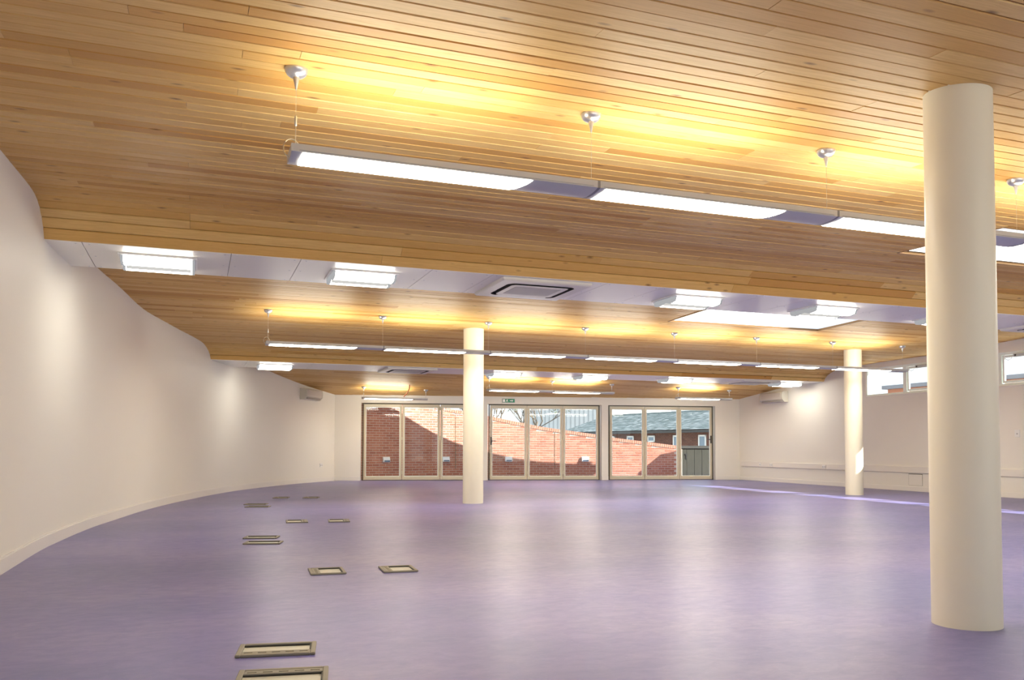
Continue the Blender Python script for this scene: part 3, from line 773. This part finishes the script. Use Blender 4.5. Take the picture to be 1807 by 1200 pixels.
def wp(s_):
    for i in range(len(bs) - 1):
        if s_ <= bs[i + 1] or i == len(bs) - 2:
            t_ = (s_ - bs[i]) / (bs[i + 1] - bs[i]); return BW[i].lerp(BW[i + 1], t_), (BW[i + 1] - BW[i]).normalized()
gw = thing('garden_wall', (BW[0].x, BW[0].y, -.13), 'curved red brick garden wall with sloping top seen through the doors', 'brick wall')
OFF = V((-BW[0].x, -BW[0].y, .13))
core = MB(); n = len(BW); vs = []; fs = []
for i, p in enumerate(BW):
    d = (BW[min(i + 1, n - 1)] - BW[max(i - 1, 0)]).normalized(); nr = V((-d.y, d.x, 0))
    for q in (p + nr * .004, p + nr * .215): vs += [tuple(V((q.x, q.y, -.13)) + OFF), tuple(V((q.x, q.y, top(p.x) - .09)) + OFF)]
for i in range(n - 1):
    a_ = i * 4; b_ = a_ + 4; fs += [(a_, b_, b_ + 1, a_ + 1), (a_ + 2, a_ + 3, b_ + 3, b_ + 2), (a_ + 1, b_ + 1, b_ + 3, a_ + 3)]
vs[-4:] = vs[-8:-4]
core.add(vs, fs).build('mortar_core', MORT, gw)
bm = MB(); bm.bbox(-.105, .105, 0, .1, 0, .059, .003); BME = bm.mesh('brick', BRICK)
u2 = MB(); u2.box(-.105, .105, 0, .1, 0, .059); rest = MB(); cnt = 0
course = 0; z = -.12
while z < 2.75:
    s_ = .1 + (.1125 if course % 2 else 0)
    while s_ < bs[-1] - .32:
        p, d = wp(s_); tz = top(p.x) - .105
        if z + .065 <= tz + .03:
            ang = math.atan2(d.y, d.x); M = Matrix.Translation(V((p.x, p.y, z)) + OFF + V((d.y, -d.x, 0)) * random.uniform(0, .003)) @ Matrix.Rotation(ang, 4, 'Z')
            if z + .065 > tz: M = M @ Matrix.Diagonal((1, 1, max(.25, (tz - z) / .065), 1))
            if 5.0 < p.x < 7.55 and .1 < z < 2.1 and cnt < 300:
                o = link('brick', BME, gw); o.matrix_local = M; cnt += 1
            else: rest.add([M @ V(v) for v in u2.v], u2.f)
        s_ += .225
    z += .075; course += 1
o = rest.build('bricks', BRICK, gw); o['kind'] = 'stuff'
cop = MB(); s_ = .05; cb = MB()
while s_ < bs[-1] - .23:
    p, d = wp(s_); ang = math.atan2(d.y, d.x)
    sl2 = math.atan((top(p.x + .05) - top(p.x - .05)) / .1)
    M = Matrix.Translation(V((p.x, p.y, top(p.x) - .10)) + OFF) @ Matrix.Rotation(ang, 4, 'Z') @ Matrix.Rotation(-sl2, 4, 'Y')
    cop.box(-.032, .032, -.012, .225, 0, .105, M); s_ += .0745
o = cop.build('coping_bricks', brick_mat('coping_brick', [(0, (.50, .24, .17)), (.5, (.58, .30, .22)), (1, (.54, .26, .19))]), gw); o['kind'] = 'stuff'
for X in (7.75, 11.09):
    s_ = min(range(len(BW)), key=lambda k: abs(BW[k].x - X)); p = BW[s_]
    j = MB(); j.box(-.008, .008, -.006, .02, .3, top(p.x) - .12); j.build('movement_joint', GASKET, gw, tuple(p + OFF))
# bulkhead wall lights
WL = mat('wall_light_white', (.80, .84, .90), .3); WLD = mat('wall_light_lens', (.10, .16, .26), .25)
for X, lab in ((5.42, 'small square wall light on the shaded brick, farthest left'), (7.43, 'small white wall light on the shaded brick behind the left door'),
               (9.55, 'small white wall light at the shadow edge behind the middle door'), (12.05, 'small white wall light on the sunlit brick behind the middle door')):
    k = min(range(len(BW)), key=lambda k: abs(BW[k].x - X)); p = BW[k]; d = (BW[k + 1] - BW[k - 1]).normalized()
    r = thing('wall_light', (p.x, p.y, .60), lab, 'wall light', 'bulkhead lights on the brick wall', math.atan2(d.y, d.x))
    q = MB(); q.prism([(0, -.08), (-.07, -.08), (-.085, -.05), (-.05, .08), (0, .08)], -.115, .115); q.build('light_body', WL, r)
    q = MB(); q.box(-.085, .10, -.0855, -.07, -.062, -.02); q.build('light_lens', WLD, r)

# grey gate at the end of the brick wall
GATE = mat('weathered_boards_shade_dark', (.16, .15, .12), .85); t = NT(GATE)
t.l(t.mix(t.noise(t.pos((6, 6, 2)).outputs[0], 2, 5), (.028, .028, .02), (.06, .06, .046)), t.b.inputs['Base Color'])  # board tones darkened, the shade on the gate is put into them
g = thing('yard_gate', (14.9, 25.3, -.05), 'low weathered grey gate, toned dark for shade, beyond the end of the brick wall', 'gate', None, math.radians(-12.5))
for k in range(8):
    q = MB(); q.bbox(k * .27 + .004, k * .27 + .264, -.02, .02, .02, 1.02, .004); q.build('gate_board', GATE, g)
q = MB(); q.box(-.02, 2.2, -.05, .05, 1.02, 1.11); q.build('gate_top_rail', mat('gate_rail_dark', (.05, .05, .045), .8), g)
q = MB()
for x in (.75, 1.72): q.box(x, x + .09, -.035, -.02, .80, .84); q.box(x + .025, x + .06, -.035, -.02, .66, .80)
q.build('gate_latches', BLACK, g)
# unseen brick pier, added to cast the shadow on the garden wall
pw = SUN; wpt = V((14.62, 25.01, .76)); pc = wpt - pw * 3.1
q = thing('shadow_pier', (pc.x, pc.y, -.13), 'unseen brick pier added to cast a shadow on the garden wall', 'pier')
b = MB(); b.bbox(0, .45, -.45, 0, 0, pc.z + .13, .01); b.build('pier_shaft', BRICK, q)
b = MB(); b.bbox(.0, .45, -.45, .0, pc.z + .13, pc.z + .14, .003); b.build('pier_cap', MORT, q)

# ------------------------------------------------------------------ outside: slate-roofed outbuilding
ob0 = V((8.9, 56.5, 0)); ob1 = V((25.5, 33.4, 0))
def at_px(u, v, c): return V((0, 0, 1)) + (FW + RT * ((u - 903.5) / 1496.74) + UP * ((728.75 - v) / 1496.74)) * c
E0 = at_px(990, 764, 53.0); E1 = at_px(1275, 755.3, 41.0)
ze = (E0.z + E1.z) / 2
dirv = (V((E1.x, E1.y, 0)) - V((E0.x, E0.y, 0))); LEN = dirv.length + 1.2; dirv.normalize(); ang = math.atan2(dirv.y, dirv.x)
obr = thing('outbuilding', (E0.x, E0.y, -.13), 'low brick outbuilding with a slate roof behind the garden wall', 'building', None, ang)
H = ze + .13
RUN, RISE = 3.4, 1.08
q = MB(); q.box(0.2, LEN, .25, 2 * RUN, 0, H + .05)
wallo = q.build('wall', BRICK2 if False else mat('shade_toned_mortar', (.12, .09, .08), .95), obr)
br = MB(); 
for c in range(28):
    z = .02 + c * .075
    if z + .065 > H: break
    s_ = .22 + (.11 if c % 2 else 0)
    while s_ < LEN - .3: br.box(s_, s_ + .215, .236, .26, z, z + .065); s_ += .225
o = br.build('bricks', brick_mat('shade_toned_brick', [(0, (.06, .035, .03)), (.3, (.13, .06, .042)), (.6, (.09, .055, .045)), (1, (.16, .085, .06))]), obr); o['kind'] = 'stuff'  # brick and mortar kept dark, shade on this wall is in their colour
SL = mat('slate', (.22, .26, .28), .6, spec=.3); t = NT(SL); rr = rnd(t)
t.l(t.ramp(rr, [(0, (.07, .095, .10)), (.35, (.10, .13, .14)), (.7, (.14, .17, .185)), (1, (.21, .24, .26))]), t.b.inputs['Base Color'])
q = MB(); q.add([(0, 0, H), (LEN, 0, H), (LEN, RUN, H + RISE), (0, RUN, H + RISE), (0, 2 * RUN, H), (LEN, 2 * RUN, H)], [(0, 1, 2, 3), (3, 2, 5, 4), (0, 3, 4), (1, 5, 2)])
q.build('roof', mat('roof_underlay', (.08, .09, .09), .9), obr)
s3 = MB(); slope = math.atan2(RISE, RUN); sl_len = math.hypot(RUN, RISE); nrow = 15
for k in range(nrow):
    x = -(.12 if k % 2 else 0)
    while x < LEN:
        M = Matrix.Translation((x, 0, H)) @ Matrix.Rotation(slope, 4, 'X') @ Matrix.Translation((0, k * sl_len / nrow - .03, .012)) @ Matrix.Rotation(-.06 + random.uniform(-.025, .025), 4, 'X')
        s3.box(.004, .255, 0, sl_len / nrow + .06, 0, .014, M); x += .26
o = s3.build('slates', SL, obr); o['kind'] = 'stuff'
q = MB(); x = 0
while x < LEN: q.prism([(RUN - .13, H + RISE - .02), (RUN, H + RISE + .09), (RUN + .13, H + RISE - .02)], x + .01, x + .44); x += .45
q.build('ridge_tiles', mat('ridge_dark', (.10, .13, .13), .6), obr)
q = MB(); q.box(-.1, LEN, -.10, .02, H - .16, H - .03); q.build('gutter', BLACK, obr)
for xx in (4.6, 6.3, 8.1, 10.15, 12.05, 14.2):
    w = MB(); ww, wh = (.55, .9) if xx > 9 else (.6, .35)
    z1 = H - .28; z0 = z1 - wh
    for b in ((xx, xx + .08, z0, z1), (xx + ww - .08, xx + ww, z0, z1), (xx, xx + ww, z0, z0 + .08), (xx, xx + ww, z1 - .08, z1)): w.box(b[0], b[1], .2, .27, b[2], b[3])
    wn = w.build('window', mat('outbuilding_window_white', (.75, .76, .74), .5), obr)
    g = MB(); g.box(xx + .07, xx + ww - .07, .222, .232, z0 + .07, z1 - .07); g.build('pane', mat('dark_window_glass', (.18, .24, .30), .08, spec=.8), wn)

# pale clad shed farther away
A = at_px(925, 760, 82); B = at_px(1066, 760, 76)
dv = V((B.x - A.x, B.y - A.y, 0)); L2 = dv.length; ang2 = math.atan2(dv.y, dv.x)
sh = thing('clad_shed', (A.x, A.y, -.13), 'tall pale metal-clad shed in the distance behind the slate roof', 'building', None, ang2)
q = MB(); q.box(0, L2, 0, 12, 0, 6.6); q.build('shed_walls', mat('shed_white', (.46, .49, .51), .6), sh)
k = 0
while k * .5 < L2:
    q = MB(); q.box(k * .5, k * .5 + .10, -.05, 0.0, 0.1, 6.55); q.build('cladding_rib', mat('rib_grey', (.33, .36, .38), .6) if k == 0 else bpy.data.materials['rib_grey'], sh); k += 1
q = MB(); q.prism([(-.4, 6.6), (6, 8.2), (12.4, 6.6)], -.3, L2 + .3); q.build('shed_roof', mat('shed_roof_grey', (.62, .66, .70), .5), sh)

# bare-branched tree behind the garden wall
def tree(u, v, c, h, label, seed):
    random.seed(seed); b = at_px(u, v, c); r = thing('tree', (b.x, b.y, -.13), label, 'tree')
    mb = MB(); lf = MB()
    def grow(p, d, L, rad, lev):
        pts = [p]; q = p.copy()
        for k in range(3):
            d = (d + V((random.uniform(-.22, .22), random.uniform(-.22, .22), random.uniform(-.05, .16)))).normalized(); q = q + d * L / 3; pts.append(q.copy())
        mb.tube(pts, [rad, rad * .88, rad * .75, rad * .62], 6 if lev < 2 else 4)
        if lev >= 4:
            for k in range(9):
                c_ = q + V((random.gauss(0, .18), random.gauss(0, .18), random.gauss(0, .16))); a_ = V((random.uniform(-1, 1), random.uniform(-1, 1), random.uniform(-1, 1))).normalized() * .11; bb = a_.cross(V((random.uniform(-1, 1), random.uniform(-1, 1), random.uniform(-1, 1)))).normalized() * .04
                lf.add([c_ - a_, c_ + bb, c_ + a_, c_ - bb], [(0, 1, 2, 3)])
            return
        for k in range(3 if lev else 5):
            nd = (d * .8 + V((random.uniform(-1, 1), random.uniform(-1, 1), random.uniform(-.1, .8))) * .75).normalized()
            grow(pts[random.choice((2, 3))], nd, L * .74, rad * .58, lev + 1)
    grow(V((0, 0, 0)), V((0, 0, 1)), h * .33, .11, 0)
    mb.build('branches', mat('bark_' + str(seed), (.16, .13, .10), .9), r)
    o = lf.build('leaves', mat('leaf_' + str(seed), (.16, .19, .09), .8), r); o['kind'] = 'stuff'
tree(880, 790, 44, 6.0, 'thin bare-branched tree above the brick wall, left of the shed', 3)
tree(940, 790, 56, 6.5, 'farther bare tree in front of the pale shed', 11)

# neighbour seen through the ribbon window
nb_ = thing('neighbour_house', (24, 11, -.13), 'brick house with a dark roof edge seen through the high window', 'building')
q = MB(); q.box(0, 4, 0, 13.6, 0, 3.30); q.build('house_wall', brick_mat('house_brick', [(0, (.45, .20, .12)), (1, (.50, .24, .15))]), nb_)
q = MB(); q.bbox(-.15, 4.15, -.15, 13.75, 3.30, 3.44, .01); q.build('house_roof', mat('house_roof_slate', (.20, .21, .24), .6), nb_)
